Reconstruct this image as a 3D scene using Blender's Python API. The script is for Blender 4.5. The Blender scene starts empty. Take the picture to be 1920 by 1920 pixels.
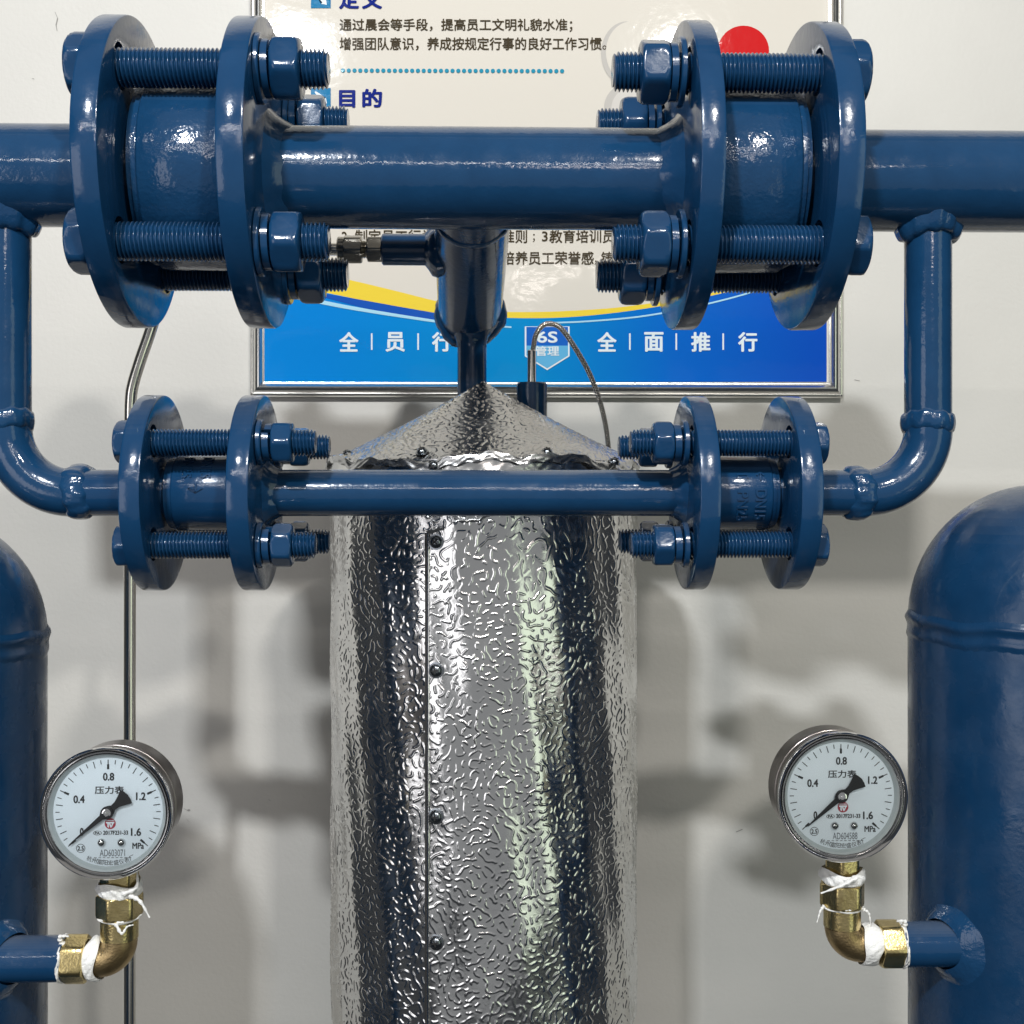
import bpy, bmesh, math, random
import numpy as np
from mathutils import Vector, Matrix
random.seed(7)
RNG = np.random.default_rng(11)
C = bpy.context.scene.collection
S = bpy.context.scene
PI = math.pi

# ------------------------------------------------------------------ camera, world, lamps
F, U0, V0, YAW = 2240.0, 960.0, 935.0, math.radians(1.4)
cd = bpy.data.cameras.new('camera'); cam = bpy.data.objects.new('camera', cd); C.objects.link(cam)
cam.location = (0, 0, 0); cam.rotation_euler = (PI/2, 0, -YAW)
cd.sensor_width = 36; cd.lens = 36*F/1920; cd.shift_y = -25/1920
cd.clip_start = 0.02; cd.clip_end = 50
S.camera = cam
W = bpy.data.worlds.new('World'); S.world = W; W.use_nodes = True
bg = W.node_tree.nodes['Background']; bg.inputs[0].default_value = (0.80, 0.86, 0.95, 1); bg.inputs[1].default_value = 0.05
S.view_settings.view_transform = 'Standard'; S.view_settings.look = 'None'
S.view_settings.exposure = -0.04; S.view_settings.gamma = 1.0

def area(name, loc, target, sx, sy, power, col):
    ld = bpy.data.lights.new(name, 'AREA'); ld.shape = 'RECTANGLE'; ld.size = sx; ld.size_y = sy
    ld.energy = power; ld.color = col
    o = bpy.data.objects.new(name, ld); C.objects.link(o); o.location = loc
    d = Vector(target)-Vector(loc); o.rotation_euler = d.to_track_quat('-Z', 'Y').to_euler()
    return o
area('lamp_left', (-0.36, -0.60, 0.88), (0.1, .7, 0), 0.08, 0.045, 18, (0.93, 0.965, 1.0))
area('lamp_right', (0.38, -0.60, 0.88), (-0.1, .7, 0), 0.08, 0.045, 10, (1.0, 0.97, 0.92))
area('lamp_tube', (-0.10, -1.30, 0.80), (0, .7, 0.0), 1.9, 0.018, 7.0, (1.0, 0.96, 0.92))
area('lamp_low', (0.24, -1.30, 0.55), (0, .7, 0.0), 0.30, 0.05, 1.3, (1.0, 0.90, 0.84))
area('ceiling_light', (0.0, -0.75, 2.1), (0.0, 0.5, 0.2), 4.0, 2.8, 8, (1.0, 0.95, 0.88))
area('room_wall_light', (0.0, -2.3, 0.0), (0.0, 0.5, 0.0), 4.2, 3.2, 10.5, (0.98, 0.99, 1.0))
area('window_right', (1.50, -1.0, -0.10), (0, .7, -.1), 0.62, 1.7, 4.2, (0.88, 1.0, 0.78))
area('window_left', (-1.22, -0.95, -0.12), (0, .7, -.1), 0.70, 1.0, 4.6, (1.0, 0.98, 1.0))

# ------------------------------------------------------------------ materials
def mat(name, col, rough=.5, metal=0.0, spec=.5, coat=0.0, coat_r=.05):
    m = bpy.data.materials.new(name); m.use_nodes = True
    b = m.node_tree.nodes['Principled BSDF']
    b.inputs['Base Color'].default_value = (*col, 1); b.inputs['Roughness'].default_value = rough
    b.inputs['Metallic'].default_value = metal; b.inputs['Specular IOR Level'].default_value = spec
    b.inputs['Coat Weight'].default_value = coat; b.inputs['Coat Roughness'].default_value = coat_r
    return m
def N(m, t): return m.node_tree.nodes.new(t)
def L(m, a, b): m.node_tree.links.new(a, b)
def bsdf(m): return m.node_tree.nodes['Principled BSDF']
def noise(m, scale, detail=3, rough=.5, dist=0.0, stretch=None, dim='Object'):
    tc = N(m, 'ShaderNodeTexCoord'); n = N(m, 'ShaderNodeTexNoise')
    n.inputs['Scale'].default_value = scale; n.inputs['Detail'].default_value = detail
    n.inputs['Roughness'].default_value = rough; n.inputs['Distortion'].default_value = dist
    if stretch:
        mp = N(m, 'ShaderNodeMapping'); mp.inputs['Scale'].default_value = stretch
        L(m, tc.outputs[dim], mp.inputs[0]); L(m, mp.outputs[0], n.inputs['Vector'])
    else: L(m, tc.outputs[dim], n.inputs['Vector'])
    return n
def bump(m, srcs, dist=.001):
    prev = None
    for sock, st in srcs:
        b = N(m, 'ShaderNodeBump'); b.inputs['Strength'].default_value = st; b.inputs['Distance'].default_value = dist
        L(m, sock, b.inputs['Height'])
        if prev: L(m, prev, b.inputs['Normal'])
        prev = b.outputs[0]
    L(m, prev, bsdf(m).inputs['Normal'])
    return prev
def ramp(m, sock, stops):
    r = N(m, 'ShaderNodeValToRGB'); e = r.color_ramp.elements
    while len(e) < len(stops): e.new(.5)
    for el, (p, c) in zip(e, stops): el.position = p; el.color = (*c, 1)
    L(m, sock, r.inputs[0]); return r.outputs[0]

def paint(name, c0, c1, rough=.16, peel=.10, wave=.25):
    m = mat(name, c0, rough, 0, .5, 0)
    n = noise(m, 45, 4, .6)
    L(m, ramp(m, n.outputs[0], [(.3, c0), (.7, c1)]), bsdf(m).inputs['Base Color'])
    a = noise(m, 420, 2, .5); b = noise(m, 130, 3, .55, .4)
    bump(m, [(b.outputs[0], wave), (a.outputs[0], peel)], .0011)
    # dust lying on the upward faces, with their grey reflections painted in
    g = N(m, 'ShaderNodeNewGeometry'); sx_ = N(m, 'ShaderNodeSeparateXYZ'); L(m, g.outputs['True Normal'], sx_.inputs[0])
    up = N(m, 'ShaderNodeMapRange'); up.inputs[1].default_value = .55; up.inputs[2].default_value = 1.0; up.inputs[4].default_value = .42
    L(m, sx_.outputs[2], up.inputs[0]); dn = noise(m, 38, 5, .65); mu = N(m, 'ShaderNodeMath'); mu.operation = 'MULTIPLY'
    L(m, up.outputs[0], mu.inputs[0]); L(m, dn.outputs[0], mu.inputs[1])
    dm = N(m, 'ShaderNodeMix'); dm.data_type = 'RGBA'; src_ = bsdf(m).inputs['Base Color'].links[0].from_socket
    L(m, mu.outputs[0], dm.inputs[0]); L(m, src_, dm.inputs[6]); dm.inputs[7].default_value = (.24, .235, .22, 1); L(m, dm.outputs[2], bsdf(m).inputs['Base Color'])
    rr = noise(m, 60, 3, .6)
    mr = N(m, 'ShaderNodeMapRange'); mr.inputs[1].default_value = .35; mr.inputs[2].default_value = .75
    mr.inputs[3].default_value = rough*.6; mr.inputs[4].default_value = rough*1.7
    L(m, rr.outputs[0], mr.inputs[0]); L(m, mr.outputs[0], bsdf(m).inputs['Roughness'])
    return m
BLUE = paint('blue_paint', (0.0050, 0.0360, 0.0976), (0.0064, 0.0424, 0.1120), .15, .06, .10)
BLUEROUGH = paint('blue_paint_brushed', (0.0056, 0.0360, 0.0944), (0.0076, 0.0440, 0.1120), .13, .24, .24)
BLUEPIPE = paint('blue_paint_pipe', (0.0056, 0.0360, 0.0944), (0.0076, 0.0440, 0.1120), .12, .07, .13)
BLUETHREAD = paint('blue_paint_thread', (0.0060, 0.0376, 0.0992), (0.0074, 0.0432, 0.1104), .13, .05, .05)
BLUETANK = paint('blue_paint_tank', (0.0036, 0.0288, 0.0784), (0.0060, 0.0376, 0.0976), .24, .05, .14)
WELD = paint('blue_paint_weld', (0.0068, 0.0400, 0.1056), (0.0088, 0.0480, 0.1200), .14, .2, .4)

def dusty(name):                       # blue paint with pale dust and overspray streaks
    m = paint(name, (.0072, .043, .114), (.009, .049, .125), .18, .12, .25)
    nb = bsdf(m); link = nb.inputs['Base Color'].links[0]; src = link.from_socket
    n = noise(m, 60, 6, .65, .6, (1, 1, .35))
    mx = N(m, 'ShaderNodeMix'); mx.data_type = 'RGBA'
    f = ramp(m, n.outputs[0], [(.56, (0, 0, 0)), (.78, (.55, .55, .55))])
    L(m, f, mx.inputs[0]); L(m, src, mx.inputs[6]); mx.inputs[7].default_value = (.22, .24, .24, 1)
    L(m, mx.outputs[2], nb.inputs['Base Color'])
    return m
DUST = dusty('blue_paint_dusty')
_b = bsdf(BLUETANK); _src = _b.inputs['Base Color'].links[0].from_socket; _n = noise(BLUETANK, 42, 7, .7, .8, (1, 1, .5)); _mx = N(BLUETANK, 'ShaderNodeMix'); _mx.data_type = 'RGBA'
L(BLUETANK, ramp(BLUETANK, _n.outputs[0], [(.63, (0, 0, 0)), (.82, (.35, .35, .35))]), _mx.inputs[0]); L(BLUETANK, _src, _mx.inputs[6]); _mx.inputs[7].default_value = (.15, .19, .22, 1); L(BLUETANK, _mx.outputs[2], _b.inputs['Base Color'])

STEEL = mat('stainless_steel', (.80, .77, .71), .17, 1)
n = noise(STEEL, 300, 3, .5, 0, (1, 1, .02)); bump(STEEL, [(n.outputs[0], .12)], .0004)
DARKSTEEL = mat('fitting_steel', (.34, .32, .28), .24, 1)
n = noise(DARKSTEEL, 500, 3); bump(DARKSTEEL, [(n.outputs[0], .1)], .0004)
CHROME = mat('chrome', (.72, .72, .72), .07, 1)
CASE = mat('gauge_case_steel', (.25, .225, .215), .28, 1)
n = noise(CASE, 260, 3, .5, 0, (.05, 1, 1)); bump(CASE, [(n.outputs[0], .06)], .0004)
BRASS = mat('brass', (.50, .36, .13), .26, 1)
n = noise(BRASS, 160, 5, .6)
L(BRASS, ramp(BRASS, n.outputs[0], [(.3, (.56, .44, .19)), (.65, (.74, .60, .30))]), bsdf(BRASS).inputs['Base Color'])
n2 = noise(BRASS, 900, 3); bump(BRASS, [(n2.outputs[0], .22), (n.outputs[0], .15)], .0005)
BRASSCAST = mat('cast_brass', (.46, .33, .15), .38, 1)
n = noise(BRASSCAST, 1100, 3); bump(BRASSCAST, [(n.outputs[0], .5)], .0004)
n2 = noise(BRASSCAST, 120, 4); L(BRASSCAST, ramp(BRASSCAST, n2.outputs[0], [(.3, (.38, .27, .13)), (.7, (.56, .42, .22))]), bsdf(BRASSCAST).inputs['Base Color'])
TAPE = mat('ptfe_tape', (.80, .80, .78), .42)
bsdf(TAPE).inputs['Subsurface Weight'].default_value = .15
bsdf(TAPE).inputs['Subsurface Radius'].default_value = (.002, .002, .002)
n = noise(TAPE, 700, 5, .65, 1.0); bump(TAPE, [(n.outputs[0], .7)], .0008)

ALU = mat('embossed_aluminium', (.72, .72, .715), .13, 1)
n = noise(ALU, 50, 4, .6)
mr = N(ALU, 'ShaderNodeMapRange'); mr.inputs[3].default_value = .11; mr.inputs[4].default_value = .25
L(ALU, n.outputs[0], mr.inputs[0]); L(ALU, mr.outputs[0], bsdf(ALU).inputs['Roughness'])
n2 = noise(ALU, 120, 3, .5); bump(ALU, [(n2.outputs[0], .16)], .0010)
SCREW = mat('screw_steel', (.22, .24, .26), .22, 1)
LID = mat('lid_aluminium', (.47, .475, .48), .24, 1)
n = noise(LID, 90, 4, .6); mr = N(LID, 'ShaderNodeMapRange'); mr.inputs[3].default_value = .15; mr.inputs[4].default_value = .36
L(LID, n.outputs[0], mr.inputs[0]); L(LID, mr.outputs[0], bsdf(LID).inputs['Roughness']); bump(LID, [(n.outputs[0], .2)], .001)
DARK = mat('dark_recess', (.012, .012, .012), .6)
FRAME = mat('frame_aluminium', (.80, .79, .76), .24, 1)
n = noise(FRAME, 400, 2, .5); bump(FRAME, [(n.outputs[0], .05)], .0004)

WALLM = mat('wall_paint', (.65, .64, .61), .55, 0, .35)
n = noise(WALLM, 6, 4, .55)
c = ramp(WALLM, n.outputs[0], [(.25, (.610, .594, .555)), (.75, (.662, .645, .602))])
sp = noise(WALLM, 58, 5, .72)
mx = N(WALLM, 'ShaderNodeMix'); mx.data_type = 'RGBA'
L(WALLM, ramp(WALLM, sp.outputs[0], [(.745, (0, 0, 0)), (.80, (.5, .5, .5))]), mx.inputs[0])
L(WALLM, c, mx.inputs[6]); mx.inputs[7].default_value = (.33, .32, .30, 1)
L(WALLM, mx.outputs[2], bsdf(WALLM).inputs['Base Color'])
n2 = noise(WALLM, 18, 3, .5); n3 = noise(WALLM, 300, 3); bump(WALLM, [(n2.outputs[0], .25), (n3.outputs[0], .08)], .003)

def flat(name, col, rough=.35, wavy=.085, coat=.32):
    m = mat(name, col, .6, 0, .04, coat, .06)
    n = noise(m, 26, 3, .55, .6); n2 = noise(m, 190, 3)
    nb = bump(m, [(n.outputs[0], wavy), (n2.outputs[0], .22*wavy)], .003)
    L(m, nb, bsdf(m).inputs['Coat Normal'])
    return m
CREAM = flat('poster_cream', (.66, .62, .55))
YELLOW = flat('poster_yellow', (.80, .60, .055))
PALE = flat('poster_pale_line', (.38, .66, .80))
NAVYLINE = flat('poster_deep_blue', (.01, .085, .42))
TEXTBROWN = flat('print_brown', (.055, .040, .020))
TEXTNAVY = flat('print_navy', (.002, .014, .19))
TEAL = flat('print_teal', (.02, .25, .38))
ICON = flat('print_icon_blue', (.003, .17, .36))
WHITEINK = flat('print_white', (.72, .80, .84))
REDINK = flat('print_red', (.56, .010, .012))
GREYINK = flat('print_pale_grey', (.50, .475, .44))
GREYINK2 = flat('print_light_grey', (.60, .57, .53))
SHIELD = flat('print_shield_blue', (.012, .12, .50))
SHIELDLOW = flat('print_shield_pale', (.12, .42, .68))
BLUEFIELD = flat('poster_blue_field', (.0, .2, .6))
tc = N(BLUEFIELD, 'ShaderNodeTexCoord'); sx = N(BLUEFIELD, 'ShaderNodeSeparateXYZ'); L(BLUEFIELD, tc.outputs['Object'], sx.inputs[0])
mr = N(BLUEFIELD, 'ShaderNodeMapRange'); mr.inputs[1].default_value = -.16; mr.inputs[2].default_value = .25
L(BLUEFIELD, sx.outputs[0], mr.inputs[0])
L(BLUEFIELD, ramp(BLUEFIELD, mr.outputs[0], [(0, (.001, .21, .62)), (.35, (.001, .24, .56)), (.62, (.002, .12, .52)), (1, (.003, .045, .40))]), bsdf(BLUEFIELD).inputs['Base Color'])

DIAL = mat('dial_white', (.87, .92, .98), .45)
INK = mat('dial_ink', (.012, .012, .014), .5)
INKGREY = mat('dial_serial_ink', (.12, .13, .15), .5)
LOGORED = mat('dial_red', (.42, .03, .06), .5)
POINTER = mat('pointer_black', (.010, .010, .012), .42)
GLASS = bpy.data.materials.new('gauge_glass'); GLASS.use_nodes = True
gt = GLASS.node_tree; gt.nodes.remove(gt.nodes['Principled BSDF'])
tr = gt.nodes.new('ShaderNodeBsdfTransparent'); gl = gt.nodes.new('ShaderNodeBsdfGlossy'); gl.inputs['Roughness'].default_value = .02
tr.inputs[0].default_value = (.96, .98, .98, 1)
fr = gt.nodes.new('ShaderNodeFresnel'); fr.inputs[0].default_value = 1.45; mxs = gt.nodes.new('ShaderNodeMixShader')
gt.links.new(fr.outputs[0], mxs.inputs[0]); gt.links.new(tr.outputs[0], mxs.inputs[1]); gt.links.new(gl.outputs[0], mxs.inputs[2])
gt.links.new(mxs.outputs[0], gt.nodes['Material Output'].inputs[0])

# ------------------------------------------------------------------ helpers
fw = Vector((math.sin(YAW), math.cos(YAW), 0)); rt = Vector((math.cos(YAW), -math.sin(YAW), 0))
def P(u, v, Y):                         # a measured direction met with the plane y = Y
    d = fw + rt*((u-U0)/F) + Vector((0, 0, (V0-v)/F))
    return d*(Y/d.y)
def X(u, Y): return P(u, V0, Y).x
def Z(v, u, Y): return P(u, v, Y).z

ORG = {}
def tag(o, label=None, cat=None, group=None, kind=None):
    if label: o['label'] = label
    if cat: o['category'] = cat
    if group: o['group'] = group
    if kind: o['kind'] = kind
    return o
def thing(name, loc, label, cat, group=None):
    o = bpy.data.objects.new(name, None); o.empty_display_size = .02; C.objects.link(o)
    o.location = loc; ORG[o.name] = Vector(loc)
    return tag(o, label, cat, group)
def obj(name, vf, m, parent=None, smooth=True, sharp=40):
    vs, fs = vf
    org = ORG[parent.name] if parent else Vector((0, 0, 0))
    if isinstance(vs, np.ndarray): vl = (vs - np.array(org)).tolist()
    else: vl = [tuple(Vector(v)-org) for v in vs]
    me = bpy.data.meshes.new(name); me.from_pydata(vl, [], fs.tolist() if isinstance(fs, np.ndarray) else fs)
    me.materials.append(m)
    if smooth:
        me.polygons.foreach_set('use_smooth', [True]*len(me.polygons))
        if sharp: me.set_sharp_from_angle(angle=math.radians(sharp))
    me.update()
    o = bpy.data.objects.new(name, me); C.objects.link(o)
    if parent: o.parent = parent
    ORG[o.name] = org
    return o
def join(*vfs):
    V, Fc = [], []
    for vs, fs in vfs:
        k = len(V); V += [tuple(v) for v in vs]; Fc += [tuple(i+k for i in f) for f in fs]
    return V, Fc
def basis(ax):
    ax = Vector(ax).normalized()
    t = Vector((0, 0, 1)) if abs(ax.z) < .9 else Vector((0, 1, 0))
    e1 = ax.cross(t).normalized(); e2 = ax.cross(e1).normalized()
    return ax, e1, e2
def lathe(org, ax, prof, n=48, cap0=True, cap1=True, fn=None):
    """prof: (distance along axis, radius)"""
    org = Vector(org); ax, e1, e2 = basis(ax); V, Fc = [], []
    for i, (h, r) in enumerate(prof):
        for j in range(n):
            a = 2*PI*j/n; rr = r*(fn(a, i) if fn else 1)
            V.append(org+ax*h+(e1*math.cos(a)+e2*math.sin(a))*rr)
    for i in range(len(prof)-1):
        for j in range(n):
            a, b = i*n+j, i*n+(j+1) % n
            Fc.append((a, b, b+n, a+n))
    if cap0: Fc.append(tuple(range(n-1, -1, -1)))
    if cap1: k = (len(prof)-1)*n; Fc.append(tuple(range(k, k+n)))
    return V, Fc
def hexprism(org, ax, length, corner, ch=.12, rot=0.0):
    """hexagonal nut/head with rounded (chamfered) ends; corner = corner radius"""
    org = Vector(org); ax, e1, e2 = basis(ax); V, Fc = [], []; n = 48
    def hexr(a):
        b = (a-rot) % (PI/3)-PI/6
        r = corner*math.cos(PI/6)/math.cos(b)
        return min(r, corner*.985)
    cz = corner*ch
    prof = [(0, .84), (cz*.25, .90), (cz*.6, .955), (cz*1.3, 1.2), (length-cz*1.3, 1.2), (length-cz*.6, .955), (length-cz*.25, .90), (length, .84)]
    for h, lim in prof:
        for j in range(n):
            a = 2*PI*j/n; r = min(hexr(a), corner*lim if lim < 1.1 else 9)
            V.append(org+ax*h+(e1*math.cos(a)+e2*math.sin(a))*r)
    for i in range(len(prof)-1):
        for j in range(n):
            a, b = i*n+j, i*n+(j+1) % n; Fc.append((a, b, b+n, a+n))
    Fc.append(tuple(range(n-1, -1, -1))); k = (len(prof)-1)*n; Fc.append(tuple(range(k, k+n)))
    return V, Fc
def thread(org, ax, length, r, pitch, n=28, per=8, depth=.0016):
    org = Vector(org); ax, e1, e2 = basis(ax); m = int(length/pitch*per)
    i = np.arange(m+1)[:, None]; j = np.arange(n)[None, :]
    h = i*(length/m)+0*j; ph = (h/pitch - j/n) % 1.0
    tri = 1-np.abs(ph*2-1); tri = np.clip(tri*1.25-.05, 0, 1)
    edge = np.clip(np.minimum(h, length-h)/(pitch*.9), 0, 1)
    rr = (r-depth*(1-tri))*(.86+.14*edge)
    a = 2*PI*j/n
    A = np.array(ax); E1 = np.array(e1); E2 = np.array(e2)
    V = np.array(org)+h[..., None]*A+(rr*np.cos(a))[..., None]*E1+(rr*np.sin(a))[..., None]*E2
    V = V.reshape(-1, 3)
    Fc = [(x*n+y, x*n+(y+1) % n, (x+1)*n+(y+1) % n, (x+1)*n+y) for x in range(m) for y in range(n)]
    Fc.append(tuple(range(n-1, -1, -1))); Fc.append(tuple(range(m*n, m*n+n)))
    return V, Fc
def tube(pts, r, n=20, caps=True):
    pts = [Vector(p) for p in pts]; V, Fc = [], []; up = None
    for i, p in enumerate(pts):
        t = (pts[min(i+1, len(pts)-1)]-pts[max(i-1, 0)]).normalized()
        if up is None:
            up = t.orthogonal().normalized()
        up = (up-t*up.dot(t)).normalized(); s = t.cross(up)
        rr = r[i] if isinstance(r, (list, tuple)) else r
        for j in range(n):
            a = 2*PI*j/n; V.append(p+(up*math.cos(a)+s*math.sin(a))*rr)
    for i in range(len(pts)-1):
        for j in range(n):
            a, b = i*n+j, i*n+(j+1) % n; Fc.append((a, b, b+n, a+n))
    if caps:
        Fc.append(tuple(range(n-1, -1, -1))); k = (len(pts)-1)*n; Fc.append(tuple(range(k, k+n)))
    return V, Fc
def spline(ps, m=12):
    ps = [Vector(p) for p in ps]; out = []
    q = [ps[0]*2-ps[1]]+ps+[ps[-1]*2-ps[-2]]
    for i in range(1, len(q)-2):
        for k in range(m):
            t = k/m; a, b, c, d = q[i-1], q[i], q[i+1], q[i+2]
            out.append(.5*((2*b)+(-a+c)*t+(2*a-5*b+4*c-d)*t*t+(-a+3*b-3*c+d)*t**3))
    out.append(ps[-1]); return out
def ringweld(org, ax, r, w, h, n=64, seed=0, tilt=.0):
    """lumpy weld bead round a pipe: r pipe radius, w bead width, h bead height"""
    rnd = random.Random(seed); ph = [rnd.uniform(0, 6.28) for _ in range(5)]
    m = 9; prof = [(-w/2+w*i/(m-1), 0) for i in range(m)]
    org = Vector(org); ax, e1, e2 = basis(ax); V, Fc = [], []
    for i, (x, _) in enumerate(prof):
        t = x/(w/2)
        for j in range(n):
            a = 2*PI*j/n
            lump = 1+.04*math.sin(44*a+5*t*t+1.5*math.sin(5*a))+.18*math.sin(3*a+ph[0])+.12*math.sin(7*a+ph[1])+.08*math.sin(19*a+ph[2]+t)
            off = w*.10*math.sin(2*a+ph[3])+w*.05*math.sin(9*a+ph[4])
            rr = r-.0004+h*lump*math.sqrt(max(0, 1-t*t))
            V.append(org+ax*(x+off)+(e1*math.cos(a)+e2*math.sin(a))*rr)
    for i in range(m-1):
        for j in range(n):
            a, b = i*n+j, i*n+(j+1) % n; Fc.append((a, b, b+n, a+n))
    return V, Fc
def box(x0, x1, y0, y1, z0, z1):
    V = [(x, y, z) for x in (x0, x1) for y in (y0, y1) for z in (z0, z1)]
    return V, [(0, 1, 3, 2), (4, 6, 7, 5), (0, 4, 5, 1), (2, 3, 7, 6), (0, 2, 6, 4), (1, 5, 7, 3)]
def text_raw(s, size=1.0, bold=0.0, align='CENTER', extrude=0.0, space=1.0):
    cu = bpy.data.curves.new('txt', 'FONT'); cu.body = s; cu.size = size; cu.align_x = align; cu.align_y = 'CENTER'
    cu.offset = bold; cu.extrude = extrude; cu.space_character = space; cu.resolution_u = 4
    o = bpy.data.objects.new('txt', cu); C.objects.link(o)
    bpy.context.view_layer.update()
    dg = bpy.context.evaluated_depsgraph_get(); me = o.evaluated_get(dg).to_mesh()
    V = [tuple(v.co) for v in me.vertices]; Fc = [tuple(p.vertices) for p in me.polygons]
    o.evaluated_get(dg).to_mesh_clear(); bpy.data.objects.remove(o); bpy.data.curves.remove(cu)
    return V, Fc
def shifts(b):
    return [(0, 0)] if b <= 0 else [(0, 0), (-b, 0), (b, 0), (0, -b*.8), (0, b*.8), (-b*.7, -b*.6), (b*.7, b*.6), (-b*.7, b*.6), (b*.7, -b*.6)]
def fitted(vf, cx, cy, w=None, h=None):
    """scale letter shapes to a box of width w / height h centred at cx, cy"""
    V, Fc = vf
    x0 = min(v[0] for v in V); x1 = max(v[0] for v in V); y0 = min(v[1] for v in V); y1 = max(v[1] for v in V)
    sx = w/(x1-x0) if w else None; sy = h/(y1-y0) if h else None
    sx = sx or sy; sy = sy or sx
    return [(cx+(v[0]-(x0+x1)/2)*sx, cy+(v[1]-(y0+y1)/2)*sy, v[2]) for v in V], Fc

# ------------------------------------------------------------------ the wall
YW = .88
wall = obj('wall', box(-.72, .78, YW, YW+.06, -1.5, 1.3), WALLM, None, False)
tag(wall, 'pale cream painted wall behind the pipework', kind='structure')

SCUFF = mat('scuff_grey', (.30, .29, .27), .7)
for pts, w_ in (([(103, 22), (108, 34), (105, 47), (107, 58)], 1.5), ([(345, 1516), (352, 1520), (356, 1518)], 3), ([(350, 1536), (355, 1541)], 3),
                ([(1602, 712), (1612, 714)], 1.6), ([(503, 1499), (507, 1501)], 2.5), ([(207, 643), (209, 645)], 2.0), ([(60, 147), (64, 148)], 1.8), ([(1380, 1560), (1392, 1555)], 1.2), ([(152, 1027), (154, 1029)], 1.8)):
    V = []
    for i, (u, v) in enumerate(pts):
        a = w_*(.5+.5*math.sin(PI*(i+.5)/len(pts))); V += [P(u-a*.6, v-a*.5, YW-.0004), P(u+a*.6, v+a*.5, YW-.0004)]
    obj('scuff', (V, [(2*i, 2*i+1, 2*i+3, 2*i+2) for i in range(len(pts)-1)]), SCUFF, wall, False)

# ------------------------------------------------------------------ poster in a silver frame
YP = YW-.007
def PW(u, v, lift=0.0): return P(u, v, YP-lift)
poster = thing('poster', P(1024, 745, YW-.0065), 'framed management poster with blue foot hanging on the wall behind the pipes', 'poster')
def sheet(name, uv, m, lift, parent=poster):
    V = [PW(u, v, lift) for u, v in uv]; bm = bmesh.new()
    vs = [bm.verts.new(v) for v in V]; bm.faces.new(vs); bmesh.ops.triangulate(bm, faces=bm.faces[:])
    vf = ([v.co.copy() for v in bm.verts], [tuple(v.index for v in f.verts) for f in bm.faces])
    bm.verts.index_update(); vf = ([v.co.copy() for v in bm.verts], [tuple(v.index for v in f.verts) for f in bm.faces]); bm.free()
    return obj(name, vf, m, parent, False)
def lettering(s, uc, vc, w, h, m, lift=.0006, bold=0.0, name='lettering', parent=poster, space=1.0):
    V, Fc = fitted(text_raw(s, 1, 0, space=space), uc, vc, w, h)
    lay = []
    for i, (dx, dy) in enumerate(shifts(bold)): lay.append(([PW(v[0]+dx, 2*vc-v[1]+dy, lift+i*.00002) for v in V], Fc))
    return obj(name, join(*lay), m, parent, False)
b = box(PW(490, 0).x, PW(1556, 0).x, YP, YW-.0005, PW(1000, 722).z, PW(1000, -420).z)
obj('print', b, CREAM, poster, False)
def interp(tab, u):
    for (a, va), (b_, vb) in zip(tab, tab[1:]):
        if a <= u <= b_: t = (u-a)/(b_-a); return va+(vb-va)*t
    return tab[-1][1] if u > tab[-1][0] else tab[0][1]
def smoothtab(tab, k=8):
    ps = spline([(a, b_, 0) for a, b_ in tab], k); return [(p.x, p.y) for p in ps]
top = smoothtab([(496, 520), (580, 542), (665, 560), (760, 580), (850, 590), (950, 596), (1060, 595), (1180, 583), (1300, 562), (1430, 530), (1550, 490)])
mid = smoothtab([(496, 548), (600, 566), (700, 577), (800, 590), (900, 602), (1000, 606), (1100, 598), (1200, 582), (1320, 560), (1430, 528), (1550, 488)])
yl = smoothtab([(496, 492), (580, 508), (665, 527), (740, 545), (820, 565), (900, 582), (1000, 585), (1100, 581), (1180, 574), (1300, 556), (1430, 526), (1550, 487)])
def band(name, fa, fb, u0, u1, m, lift, n=90):
    V, Fc = [], []
    for i in range(n+1):
        u = u0+(u1-u0)*i/n; a, b_ = fa(u), fb(u); b_ = max(b_, a+.01); V += [PW(u, a, lift), PW(u, b_, lift)]
    for i in range(n): Fc.append((2*i, 2*i+1, 2*i+3, 2*i+2))
    return obj(name, (V, Fc), m, poster, False)
ftop = lambda u: interp(top, u)
band('yellow_swoosh', lambda u: interp(yl, u), lambda u: ftop(u)+3, 496, 1550, YELLOW, .0003)
band('blue_band', ftop, lambda u: 716, 496, 1550, BLUEFIELD, .0005)
# deep blue stroke and pale stroke along the crest
dk = smoothtab([(580, 546), (665, 560), (760, 577), (850, 592), (940, 603)])
band('deep_blue_stroke', lambda u: interp(dk, u), lambda u: interp(dk, u)+3+14*math.sin(PI*min(1, max(0, (u-570)/380))), 582, 938, NAVYLINE, .0007)
pl = smoothtab([(496, 540), (600, 562), (665, 575), (760, 591), (850, 604), (960, 612)])
band('pale_stroke', lambda u: interp(pl, u), lambda u: interp(pl, u)+9-6*(u-496)/464, 497, 959, PALE, .0009)
pr = smoothtab([(1030, 604), (1100, 601), (1200, 592), (1300, 574), (1400, 549), (1500, 515)])
band('pale_stroke', lambda u: interp(pr, u), lambda u: interp(pr, u)+3, 1031, 1499, PALE, .0009)
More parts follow.
